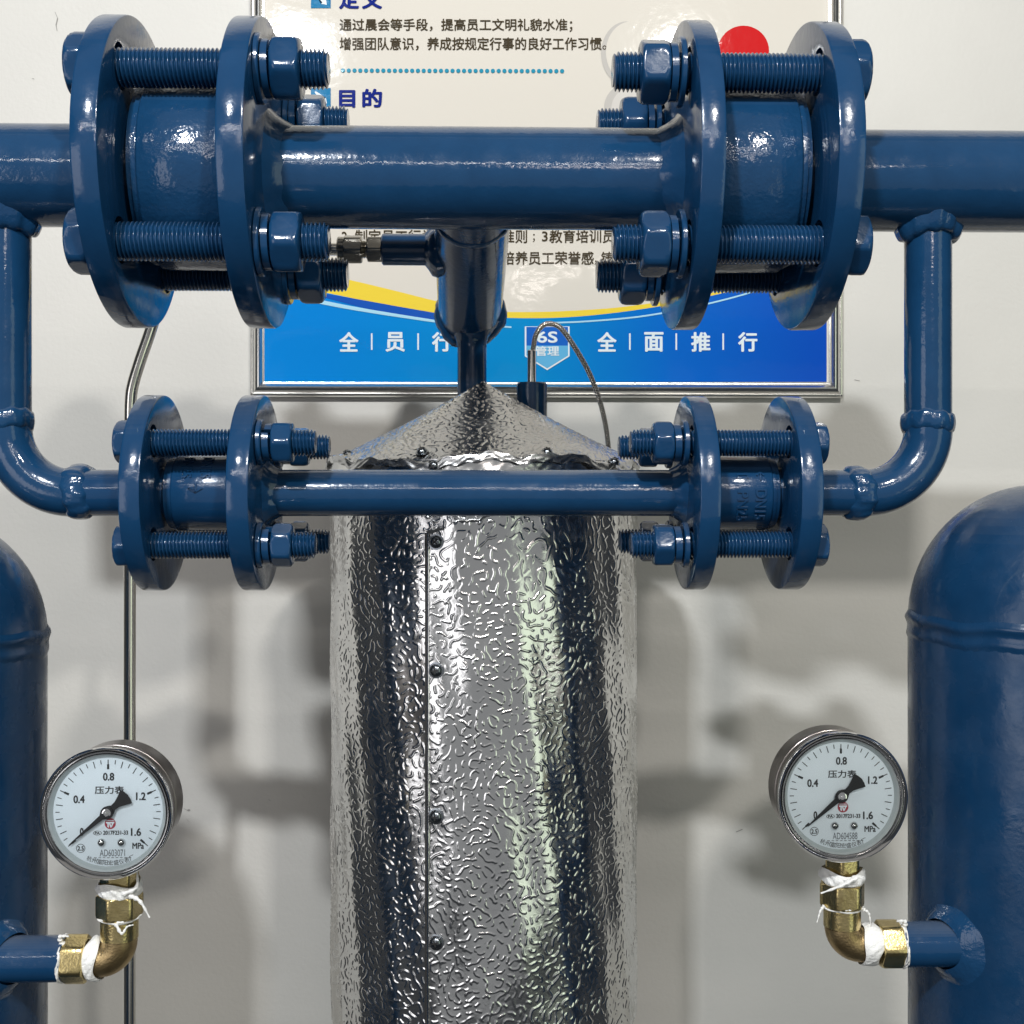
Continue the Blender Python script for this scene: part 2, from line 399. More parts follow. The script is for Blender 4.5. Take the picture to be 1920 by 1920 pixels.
# text lines
lettering('通过晨会等手段，提高员工文明礼貌水准；', 855, 47, 436, 24, TEXTBROWN, bold=.35)
lettering('增强团队意识，养成按规定行事的良好工作习惯。', 887, 82, 500, 24, TEXTBROWN, bold=.35)
dots = []
for i in range(39):
    uc = 643+i*(1054-643)/38; vc = 132+.06*i/2
    dots.append(([PW(uc+4*math.cos(a*PI/6), vc+4*math.sin(a*PI/6), .0006) for a in range(12)], [tuple(range(12))]))
obj('dotted_line', join(*dots), TEAL, poster, False)
for vi, s in ((182, '目的'), (-3, '定义')):
    ic = sheet('icon_square', [(583, vi-17), (620, vi-17), (620, vi+18), (583, vi+18)], ICON, .0005)
    sheet('icon_arrow', [(590, vi-9), (592, vi-11), (608, vi+4), (611, vi+1), (613, vi+12), (602, vi+10), (605, vi+7)], WHITEINK, .0008, ic)
    lettering(s, 676, vi+2, 78, 33, TEXTNAVY, bold=1.5, space=1.28)
lettering('制定员工行为规范和行为准则', 827, 443, 322, 25, TEXTBROWN, bold=.3)
lettering('2.', 648, 443, 14, 17, TEXTBROWN, bold=.3)
lettering('；', 1001, 446, 4, 15, TEXTBROWN)
lettering('3.', 1025, 443, 17, 18, TEXTBROWN, bold=.3)
lettering('教育培训员工', 1104, 443, 146, 24, TEXTBROWN, bold=.3)
lettering('心和主动性，培养员工荣誉感', 953, 484, 320, 25, TEXTBROWN, bold=.3)
lettering('，', 1117, 492, 4, 8, TEXTBROWN)
lettering('铸造', 1151, 484, 47, 24, TEXTBROWN, bold=.3)
for ch, u in zip('全员行全面推行', (654, 741, 828, 1138, 1226, 1314, 1402)):
    lettering(ch, u, 641, 34, 35, WHITEINK, .0009, 1.2)
for u in (697, 784, 1181, 1268, 1356):
    sheet('divider_stroke', [(u-1.5, 625), (u+1.5, 625), (u+1.5, 656), (u-1.5, 656)], WHITEINK, .0009)
sh = sheet('shield', [(984, 612), (1068, 612), (1068, 668), (1026, 694), (984, 668)], WHITEINK, .0010)
sheet('shield_field', [(987, 613), (1065, 613), (1065, 648), (987, 648)], SHIELD, .0012, sh)
sheet('shield_foot', [(987, 648), (1065, 648), (1065, 666.5), (1026, 690.5), (987, 666.5)], SHIELDLOW, .0012, sh)
lettering('6S', 1026, 632, 37, 20, WHITEINK, .0014, .9, parent=sh)
lettering('管理', 1026, 658, 44, 18, WHITEINK, .0014, .5, parent=sh)
# red ball and pale figure print
def disc(uc, vc, ru, rv, k=40): return [(uc+ru*math.cos(2*PI*i/k), vc+rv*math.sin(2*PI*i/k)) for i in range(k)]
sheet('red_dot', disc(1394, 95, 48, 47), REDINK, .0005)
sheet('pale_figure', disc(1175, 100, 48, 60), GREYINK, .0005)
sheet('pale_figure', disc(1184, 98, 48, 58), CREAM, .0008)
sheet('pale_figure', disc(1185, 200, 52, 46), GREYINK, .0006)
sheet('pale_figure', disc(1194, 204, 48, 44), GREYINK2, .0009)
# silver snap frame: mitred rails with a rounded face and inner lip
def rail(p0, p1, m0, m1, inward):
    """p0,p1 outer corners; m0,m1 mitre directions; profile across = inward"""
    prof = [(0, 0), (0, .0045), (.0008, .0062), (.0016, .0052), (.0022, .0050), (.0030, .0075), (.0050, .0098), (.0072, .0100), (.0086, .0085), (.0094, .0066), (.0100, .0066), (.0112, .0060), (.0118, .0030), (.0118, .0)]
    V, Fc = [], []
    for (q, mdir) in ((p0, m0), (p1, m1)):
        for (a, h) in prof: V.append(Vector(q)+Vector(mdir)*a+Vector((0, -h, 0)))
    n = len(prof)
    for i in range(n-1): Fc.append((i, i+1, n+i+1, n+i))
    return V, Fc
yb = YW-.001
cBL = P(471, 745, yb); cBR = P(1577, 745, yb); cTL = Vector((cBL.x, yb, P(900, -440, yb).z)); cTR = Vector((cBR.x, yb, cTL.z)); cBR.z = cBL.z
dBL, dBR, dTL, dTR = Vector((1, 0, 1)), Vector((-1, 0, 1)), Vector((1, 0, -1)), Vector((-1, 0, -1))
for a, b_, ma, mb in ((cBL, cBR, dBL, dBR), (cBR, cTR, dBR, dTR), (cTR, cTL, dTR, dTL), (cTL, cBL, dTL, dBL)):
    obj('frame_rail', rail(a, b_, ma, mb, None), FRAME, poster, True, 50)

# ------------------------------------------------------------------ pipework numbers
YA = .58
ZU, ZL = .1553, .0028                    # axes of the upper and lower pipe
RF, RP, RV, CB = .0724, .0242, .0446, .0390
rf, rp, rv, cb = .0470, .0112, .0182, .0238
def fx(u, R): return X(u, YA-R)
UA, UB, UC, UD = [(fx(a, RF), fx(b_, RF)) for a, b_ in ((128, 181), (401, 455.7), (1315.7, 1363.6), (1574, 1626))]
LA, LB, LC, LD = [(fx(a, rf), fx(b_, rf)) for a, b_ in ((219, 261), (421, 465), (1313.6, 1354), (1503.7, 1546.4))]
def pipe(p0, p1, r, n=64):
    d = Vector(p1)-Vector(p0); L_ = d.length
    return lathe(p0, d, [(0, r), (L_, r)], n)
def flange(x0, x1, z, R, rb, holes_c, hole_r, face=0, Rf=None):
    """ring with four real bolt holes; face: side (+1/-1) that carries the raised face"""
    bm = bmesh.new(); n = 96; e = .0011
    prof = [(x0, R-e), (x0+e*.3, R-e*.3), (x0+e, R), (x1-e, R), (x1-e*.3, R-e*.3), (x1, R-e)]
    rings = []
    for x, r in prof:
        rings.append([bm.verts.new((x, YA+r*math.sin(2*PI*j/n), z+r*math.cos(2*PI*j/n))) for j in range(n)])
    for a, b_ in zip(rings, rings[1:]):
        for j in range(n): bm.faces.new((a[j], a[(j+1) % n], b_[(j+1) % n], b_[j]))
    # end faces with holes
    k = 20; circ = {}
    for s, ring, x in ((0, rings[0], x0), (1, rings[-1], x1)):
        edges = [bm.edges.get((ring[j], ring[(j+1) % n])) for j in range(n)]
        for q, (sy, sz) in enumerate(((-1, 1), (1, 1), (-1, -1), (1, -1))):
            vs = [bm.verts.new((x, YA+sy*holes_c+hole_r*math.cos(2*PI*i/k), z+sz*holes_c+hole_r*math.sin(2*PI*i/k))) for i in range(k)]
            circ[(s, q)] = vs
            for i in range(k): edges.append(bm.edges.new((vs[i], vs[(i+1) % k])))
        bmesh.ops.triangle_fill(bm, use_beauty=True, use_dissolve=False, edges=edges, normal=(1 if s else -1, 0, 0))
    for q in range(4):
        a, b_ = circ[(0, q)], circ[(1, q)]
        for i in range(k): bm.faces.new((a[i], a[(i+1) % k], b_[(i+1) % k], b_[i]))
    bmesh.ops.recalc_face_normals(bm, faces=bm.faces[:])
    bm.verts.index_update()
    vf = ([v.co.copy() for v in bm.verts], [tuple(v.index for v in f.verts) for f in bm.faces]); bm.free()
    return vf
def neck(x, s, z, r, w, h, seed):
    """conical fillet weld where the pipe meets the flange face at x, going to side s"""
    rnd = random.Random(seed); ph = [rnd.uniform(0, 6.3) for _ in range(6)]
    n = 72; prof = [(0, h), (.10, h*.86), (.25, h*.62), (.45, h*.40), (.65, h*.22), (.85, h*.08), (1.0, -.0003)]
    V, Fc = [], []
    for i, (t, dh) in enumerate(prof):
        for j in range(n):
            a = 2*PI*j/n
            l = 1+.16*math.sin(2*a+ph[0])+.10*math.sin(5*a+ph[1])+.06*math.sin(13*a+ph[2])+.03*math.sin(31*a+ph[3]+4*t)
            V.append((x+s*w*t*l, YA+(r+dh*(l if i < 6 else 1))*math.sin(a), z+(r+dh*(l if i < 6 else 1))*math.cos(a)))
    for i in range(len(prof)-1):
        for j in range(n):
            a, b_ = i*n+j, i*n+(j+1) % n; Fc.append((a, b_, b_+n, a+n))
    return V, Fc
HU, HL = .0106, .0079

# ---- centre upper spool
cu = thing('pipe_spool', (0, YA, ZU), 'thick horizontal blue pipe between the two big flange pairs, top centre', 'pipe', 'blue welded pipe spools')
obj('pipe', pipe((UB[1]-.002, YA, ZU), (UC[0]+.002, YA, ZU), RP), BLUEPIPE, cu)
obj('flange', flange(UB[0], UB[1], ZU, RF, RP, CB, HU), BLUE, cu)
obj('flange', flange(UC[0], UC[1], ZU, RF, RP, CB, HU), BLUE, cu)
obj('weld', neck(UB[1], 1, ZU, RP, .0095, .0064, 3), DUST, cu)
obj('weld', neck(UC[0], -1, ZU, RP, .0095, .0064, 5), DUST, cu)
# branch running back towards the wall and slightly down
b0 = Vector((P(886, 335, YA).x, YA+.008, ZU-.004)); b1 = P(881, 588, .757)
bd = (b1-b0).normalized(); BR = .0200
br = obj('branch_pipe', pipe(b0, b1, BR), BLUE, cu)
obj('weld', ringweld(b1-bd*.001, bd, BR, .011, .0034, seed=8), WELD, cu)
obj('end_cap', lathe(b1+bd*.003, bd, [(0, BR), (.006, BR*.97), (.012, BR*.8), (.016, BR*.45), (.0175, .001)], 48, False), BLUE, cu)
obj('weld', ringweld(b0+bd*.0215, bd, BR, .006, .0013, seed=18), WELD, cu)
# drop pipe under the branch
dp = P(885, 700, .745); zt = (b1-bd*.012).z-BR*.62
obj('drop_pipe', pipe((dp.x, dp.y, .035), (dp.x, dp.y, zt), .0091), BLUE, cu)
obj('weld', lathe((dp.x, dp.y, zt-.013), (0, 0, 1), [(0, .0090), (.003, .0094), (.006, .0105), (.009, .0122), (.013, .0150), (.016, .0165)], 48, False, False, lambda a, i: 1+.05*math.sin(5*a+i)), WELD, cu)
# side socket with the compression fitting
ys = .66; sc = P(760, 468, ys)
sx0, sx1 = X(716, ys), X(815, ys)
obj('socket', lathe((sx0, ys, sc.z), (1, 0, 0), [(0, .0078), (.0008, .0086), (sx1-sx0, .0086)], 40), BLUE, cu)
obj('weld', lathe((X(797, ys), ys, sc.z), (1, 0, 0), [(0, .0084), (.002, .0105), (.004, .0135), (.007, .0150), (.012, .0135)], 48, False, False, lambda a, i: 1+.05*math.sin(4*a+i)+.03*math.sin(9*a)), WELD, cu)

ft = thing('compression_fitting', (X(700, ys), ys, sc.z), 'small steel compression fitting with hex nut screwed into the blue side socket', 'fitting')
def xl(u): return X(u, ys)
def seg(u0, u1, prof): return lathe((xl(u0), ys, sc.z), (1, 0, 0), [(t*(xl(u1)-xl(u0)), r) for t, r in prof], 32)
obj('hex_body', hexprism((xl(689), ys, sc.z), (1, 0, 0), xl(716.5)-xl(689), .0078, .1, .2), DARKSTEEL, ft)
obj('neck', seg(677, 690, [(0, .0050), (.2, .0050), (.3, .0044), (.45, .0050), (.6, .0044), (.8, .0050), (1, .0050)]), DARKSTEEL, ft)
obj('nut', hexprism((xl(645), ys, sc.z), (1, 0, 0), xl(679)-xl(645), .0082, .1, .35), DARKSTEEL, ft)
obj('ferrule', seg(633, 646, [(0, .0062), (.15, .0068), (1, .0068)]), DARKSTEEL, ft)
YT = .70
tpath = [(xl(650), ys, sc.z), (xl(600), ys, sc.z), P(540, 470, .672), P(450, 472, YT), P(340, 480, YT), P(312, 500, YT), P(300, 560, YT), P(282, 620, YT), P(263, 675, YT), P(249, 722, YT), P(245, 752, YT), P(244, 800, YT)]
tp = spline(tpath, 10)+[Vector((P(243, 900, YT).x, YT, z)) for z in (-.1, -.25, -.40)]
tb = thing('steel_tube', (tp[-1].x, YT, -.40), 'thin bent stainless steel tube running down the wall behind the left flanges', 'tube')
obj('tube', tube(tp, .0035, 20), STEEL, tb)

# ---- centre lower spool
cl = thing('pipe_spool', (0, YA, ZL), 'slim horizontal blue pipe crossing in front of the silver tank', 'pipe', 'blue welded pipe spools')
obj('pipe', pipe((LB[1]-.002, YA, ZL), (LC[0]+.002, YA, ZL), rp), BLUEPIPE, cl)
obj('flange', flange(LB[0], LB[1], ZL, rf, rp, cb, HL), BLUE, cl)
obj('flange', flange(LC[0], LC[1], ZL, rf, rp, cb, HL), BLUE, cl)
obj('weld', neck(LB[1], 1, ZL, rp, .0065, .0044, 7), DUST, cl)
obj('weld', neck(LC[0], -1, ZL, rp, .0065, .0044, 9), DUST, cl)

# ---- left and right spools: upper run, tee down, elbow, lower run
def side_spool(s, label, uv_pipe, FU, FL, seed):
    t = thing('pipe_spool', (X(uv_pipe, YA), YA, ZU), label, 'pipe', 'blue welded pipe spools')
    xf = FU[0] if s < 0 else FU[1]; xo = X(-260 if s < 0 else 2180, YA)
    obj('pipe', pipe((xf-s*.002, YA, ZU), (xo, YA, ZU), RP), BLUEPIPE, t)
    obj('flange', flange(FU[0], FU[1], ZU, RF, RP, CB, HU), BLUE, t)
    obj('weld', neck(xf, s, ZU, RP, .006, .005, seed), WELD, t)
    xv = X(uv_pipe, YA); Rb = .0315
    xb = xv-s*Rb; zb = ZL+Rb
    obj('down_pipe', pipe((xv, YA, ZU-.018), (xv, YA, zb+.001), rp), BLUEPIPE, t)
    arc = [(xb+s*Rb*math.cos(a), YA, zb-Rb*math.sin(a)) for a in [PI/2*i/24 for i in range(25)]]
    obj('elbow', tube([Vector(p) for p in arc], rp+.0003, 48, False), BLUEPIPE, t)
    xfl = FL[0] if s < 0 else FL[1]
    obj('pipe', pipe((xb+s*.001, YA, ZL), (xfl-s*.002, YA, ZL), rp), BLUE, t)
    obj('flange', flange(FL[0], FL[1], ZL, rf, rp, cb, HL), BLUE, t)
    obj('weld', ringweld((xv, YA, zb+.0035), (0, 0, 1), rp, .010, .0021, seed=seed+1), WELD, t)
    obj('weld', ringweld((xb-s*.0035, YA, ZL), (1, 0, 0), rp, .012, .0026, seed=seed+2), WELD, t)
    obj('weld', neck(xfl, s, ZL, rp, .004, .004, seed+3), WELD, t)
    # saddle weld of the tee: bead that follows the big pipe
    V, Fc = [], []; n = 72; m = 9; rnd = random.Random(seed+9); ph = [rnd.uniform(0, 6.3) for _ in range(4)]
    for i in range(m):
        q = i/(m-1)
        for j in range(n):
            a = 2*PI*j/n
            l = 1+.12*math.sin(2*a+ph[0])+.10*math.sin(5*a+ph[1])+.07*math.sin(11*a+ph[2])+.02*math.sin(23*a+ph[3])
            outr = rp-.0005+.0060*l*(1-q)**.8
            px_, py_ = math.cos(a)*outr, math.sin(a)*outr
            zs = -math.sqrt(max(1e-6, RP**2-min(abs(py_), RP*.98)**2))     # underside of the big pipe
            drop = .0065*l*q**1.1+.0016*math.sin(PI*q)
            V.append((xv+px_, YA+py_, ZU+zs+.0014-drop-.0012*math.sin(PI*q)))
    for i in range(m-1):
        for j in range(n):
            a, b_ = i*n+j, i*n+(j+1) % n; Fc.append((a, b_, b_+n, a+n))
    obj('weld', (V, Fc), WELD, t)
    return t
side_spool(-1, 'blue pipe with tee and elbow at the left edge of the photo', 13, UA, LA, 20)
side_spool(1, 'blue pipe with tee and elbow above the right blue tank', 1740, UD, LD, 40)

# ---- wafer check valves between the flanges
def valve(x0, x1, z, r, label, s):
    t = thing('check_valve', ((x0+x1)/2, YA, z), label, 'valve', 'wafer check valves between flange pairs')
    w = x1-x0; g = w*.05
    prof = [(0, r*.72), (g, r*.72), (g, r*.90), (g*1.2, r*.93), (g*2.0, r*.93), (g*2.1, r*.955), (g*3.0, r*.955), (g*3.2, r*.985), (g*3.6, r), (w-g*1.4, r), (w-g, r*.985), (w-g, r*.72), (w, r*.72)]
    if s > 0: prof = [(w-a, b_) for a, b_ in reversed(prof)]
    obj('valve_body', lathe((x0, YA, z), (1, 0, 0), prof, 96, False, False), BLUEROUGH if r > .03 else BLUE, t)
    return t
v1 = valve(UA[1], UB[0], ZU, RV, 'large smooth cylindrical valve between the big left flanges', -1)
v2 = valve(UC[1], UD[0], ZU, RV, 'large smooth cylindrical valve between the big right flanges', 1)
v3 = valve(LA[1], LB[0], ZL, rv, 'small cylindrical valve between the small left flanges, raised marks on top', -1)
v4 = valve(LC[1], LD[0], ZL, rv, 'small cylindrical valve with raised arrow and lettering between the small right flanges', 1)
def wrap(vf, xc, ang, z, r, parent, sc_=1.0):
    """raised letters bent round a horizontal valve body; reads downward"""
    V, Fc = vf; out = []
    for x, y, h in V:
        a = ang+x*sc_/r                 # along text -> round the body
        rr = r+(h+.0003)
        out.append((xc+y*sc_, YA-rr*math.cos(a), z-rr*math.sin(a)))
    return obj('raised_lettering', (out, [tuple(reversed(f)) for f in Fc]), BLUE, parent, True, 30)
xm = (X(1430, YA-rv)+X(1405, YA-rv))/2
def cast(s, w, h): return fitted(text_raw(s, 1, .012, extrude=.00035), 0, 0, w, h)
wrap(cast('DN15', .0155, .0052), X(1427, YA-rv), .33, ZL, rv, v4)
wrap(cast('PN25', .0155, .0052), X(1393, YA-rv), .38, ZL, rv, v4)
wrap(cast('←', .0048, .0040), X(1427, YA-rv), -.45, ZL, rv, v4)
wrap(cast('[', .0026, .0056), X(1393, YA-rv), -.45, ZL, rv, v4)
wrap(cast('PN25', .0135, .0052), X(347, YA-rv), -.75, ZL, rv, v3)
wrap(cast('DN15', .0135, .0052), X(383, YA-rv), -.75, ZL, rv, v3)
wrap(cast('→', .0045, .0070), X(366, YA-rv), -.12, ZL, rv, v3)

# ---- bolts
def make_bolt(name_label, length, r, pitch, grip, hexc, headh, nuth, wr, group):
    """local axis +x: head at x<0, nut beyond grip"""
    t = thing('bolt', (0, 0, 0), name_label, 'bolt', group)
    obj('head', hexprism((-headh, 0, 0), (1, 0, 0), headh, hexc, .14, .15), BLUE, t)
    obj('threaded_shank', thread((-.002, 0, 0), (1, 0, 0), length+.002, r, pitch), BLUETHREAD, t, True, 75)
    obj('washer', lathe((grip+.0001, 0, 0), (1, 0, 0), [(0, wr), (.0004, wr+.0005), (.0021, wr+.0005), (.0026, wr)], 48), BLUE, t)
    # split spring washer
    V, Fc = [], []; n = 44; ri, ro = r*1.02, wr*.86; x0 = grip+.0028; th = .0030
    for i in range(n+1):
        a = 2*PI*(i/n)*.965+2.2; dx = .0012*i/n
        for (q, rr) in ((0, ri), (0, ro), (1, ro), (1, ri)):
            V.append((x0+dx+q*th, rr*math.cos(a), rr*math.sin(a)))
    for i in range(n):
        for q in range(4): Fc.append((i*4+q, i*4+(q+1) % 4, i*4+4+(q+1) % 4, i*4+4+q))
    Fc += [(3, 2, 1, 0), (n*4, n*4+1, n*4+2, n*4+3)]
    obj('spring_washer', (V, Fc), BLUE, t)
    obj('nut', hexprism((grip+.0070, 0, 0), (1, 0, 0), nuth, hexc, .16, .62), BLUE, t)
    return t
def dup(root, loc, rot, label, group, spin=0):
    r_ = root.copy(); C.objects.link(r_); r_.location = loc; r_.rotation_euler = rot; r_['label'] = label; r_['group'] = group
    for ch in list(root.children):
        c_ = ch.copy(); C.objects.link(c_); c_.parent = r_
    return r_
gu = UB[1]-UA[0]; gl_ = LB[1]-LA[0]
yc = YA-CB; Lu = X(617, yc)-UA[0]
big = make_bolt('', Lu, .0088, .00190, gu, .0152, .0098, .0128, .0150, '')
ycl = YA-cb; Ll = X(592, ycl)-LA[0]
small = make_bolt('', Ll, .0063, .00165, gl_, .0104, .0068, .0092, .0102, '')
def pose(o, loc, rot, label, group):
    o.location = loc; o.rotation_euler = rot; o['label'] = label; o['group'] = group
pos = [(-1, 1, 'upper front'), (-1, -1, 'lower front'), (1, 1, 'upper rear'), (1, -1, 'lower rear')]
k = 0
for (proto, c_, z, xL, xR, which) in ((big, CB, ZU, UA[0], UD[1], 'big'), (small, cb, ZL, LA[0], LD[1], 'small')):
    first = True
    for side in ('left', 'right'):
        for (sy, sz, nm) in pos:
            loc = ((xL if side == 'left' else xR)+random.uniform(-.0004, .0004), YA+sy*c_, z+sz*c_-.0006)
            rx = random.uniform(-.5, .5)
            rot = (rx, 0, 0) if side == 'left' else (rx, 0, PI)
            lab = '%s long blue bolt through the %s %s flange pair, nut facing the centre' % (nm, which, side)
            grp = 'bolts through the flange pairs'
            if first: pose(proto, loc, rot, lab, grp); first = False
            else: dup(proto, loc, rot, lab, grp)

# ------------------------------------------------------------------ blue tanks at both edges
YTK = .559; RT = .0595
def tank(uc, vseam, vstub, s, label):
    xc = X(uc, YTK); u_edge = 1705 if s > 0 else 87
    zs = Z(vseam, u_edge, YTK)
    t = thing('blue_tank', (xc, YTK, -.55), label, 'tank', 'blue pressure tanks at both edges')
    def wob(a, i): return 1+.002*math.sin(3*a+i)
    obj('shell', lathe((xc, YTK, -.55), (0, 0, 1), [(i*(zs+.55)/8, RT) for i in range(9)], 128, True, False, wob), BLUETANK, t)
    dh = 1.10 if s > 0 else 1.02
    pr = [(dh*RT*math.sin(PI/2*i/20), RT*math.cos(PI/2*i/20)+(0.0 if i else 0)) for i in range(20)]+[(dh*RT*.9999, .0008)]
    obj('dome', lathe((xc, YTK, zs), (0, 0, 1), pr, 128, False, True), BLUETANK, t)
    rnd = random.Random(int(uc)); ph = [rnd.uniform(0, 6.3) for _ in range(4)]
    V, Fc = [], []; n = 128; m = 13
    for i in range(m):
        q = i/(m-1)
        for j in range(n):
            a = 2*PI*j/n
            h = .0013*math.exp(-((q-.22)/.16)**2)+.0006*math.exp(-((q-.78-.05*math.sin(3*a))/.13)**2)+.0004*math.sin(PI*q)*(1+.9*math.sin(62*a+ph[0]+2*q))
            z = zs+.0045-.0135*q+.0007*math.sin(5*a+ph[1])+.0005*math.sin(13*a+ph[2])
            V.append((xc+(RT-.0002+h)*math.cos(a), YTK+(RT-.0002+h)*math.sin(a), z))
    for i in range(m-1):
        for j in range(n):
            a, b_ = i*n+j, i*n+(j+1) % n; Fc.append((b_, a, a+n, b_+n))
    obj('weld', (V, Fc), BLUETANK, t)
    # side stub for the gauge
    zb = vstub; ysb = .533; xs = xc-s*math.sqrt(RT**2-(YTK-ysb)**2)
    xe = X(1687 if s > 0 else 124, ysb)
    d = Vector((xe-xs, 0, 0)); off = .02
    obj('stub', lathe((xs+s*.01, ysb, zb), (-s, 0, 0), [(0, .0099), (abs(xe-xs)+.01, .0099)], 48), BLUE, t)
    V, Fc = [], []; n = 64; m = 8
    for i in range(m):
        q = i/(m-1)
        for j in range(n):
            a = 2*PI*j/n
            l = 1+.07*math.sin(3*a+ph[0])+.04*math.sin(8*a+ph[3])
            rr = .0098+.0058*l*q**1.3
            yy, zz = ysb+rr*math.cos(a), zb+rr*math.sin(a)*1.12
            xx = xc-s*math.sqrt(max(1e-5, RT**2-(YTK-yy)**2))
            V.append((xx-s*(.0045*(1-q)**1.5+.0013*math.sin(PI*min(1, q*1.1))), yy, zz))
    for i in range(m-1):
        for j in range(n):
            a, b_ = i*n+j, i*n+(j+1) % n; Fc.append((a, b_, b_+n, a+n))
    obj('weld', (V, Fc), WELD, t)
    return ysb, zb
ysb = .533
zR = Z(1770, 1700, ysb); zLft = Z(1797, 90, ysb)
tank(1950, 1168, zR, 1, 'blue domed pressure tank at the right edge with side stub')
tank(-169, 1198, zLft, -1, 'blue domed pressure tank at the left edge, mostly cut off')

# ------------------------------------------------------------------ gauges and brass fittings
def tapering(org, ax, r, w, seed, lumps=.14, tails=()):
    """wrinkled PTFE tape wound on a thread"""
    rnd = random.Random(seed); n = 96; m = 12; V, Fc = [], []
    org = Vector(org); ax, e1, e2 = basis(ax); ph = [rnd.uniform(0, 6.3) for _ in range(8)]
    for i in range(m):
        q = i/(m-1)
        for j in range(n):
            a = 2*PI*j/n
            l = lumps*(.4*math.sin(2*a+ph[0]+2*q)+.35*math.sin(5*a+ph[1]-4*q)+.3*math.sin(9*a+ph[2]+9*q)+.2*math.sin(17*a+ph[3]+11*q)+.15*math.sin(29*a+ph[4]))
            rr = r*(.93+.09*math.sin(PI*q)**.5+l*math.sin(PI*q)**.7)
            z = (q-.5)*w*(1+.22*math.sin(3*a+ph[5]))+.10*w*math.sin(2*a+ph[6])
            V.append(org+ax*z+(e1*math.cos(a)+e2*math.sin(a))*rr)
    for i in range(m-1):
        for j in range(n):
            a, b_ = i*n+j, i*n+(j+1) % n; Fc.append((a, b_, b_+n, a+n))
    parts = [(V, Fc)]
    for pts, r0 in tails:
        ps = spline(pts, 8)
        parts.append(tube(ps, [r0*(1-.75*i/(len(ps)-1))*(1+.3*math.sin(i*1.7)) for i in range(len(ps))], 8))
    return join(*parts)

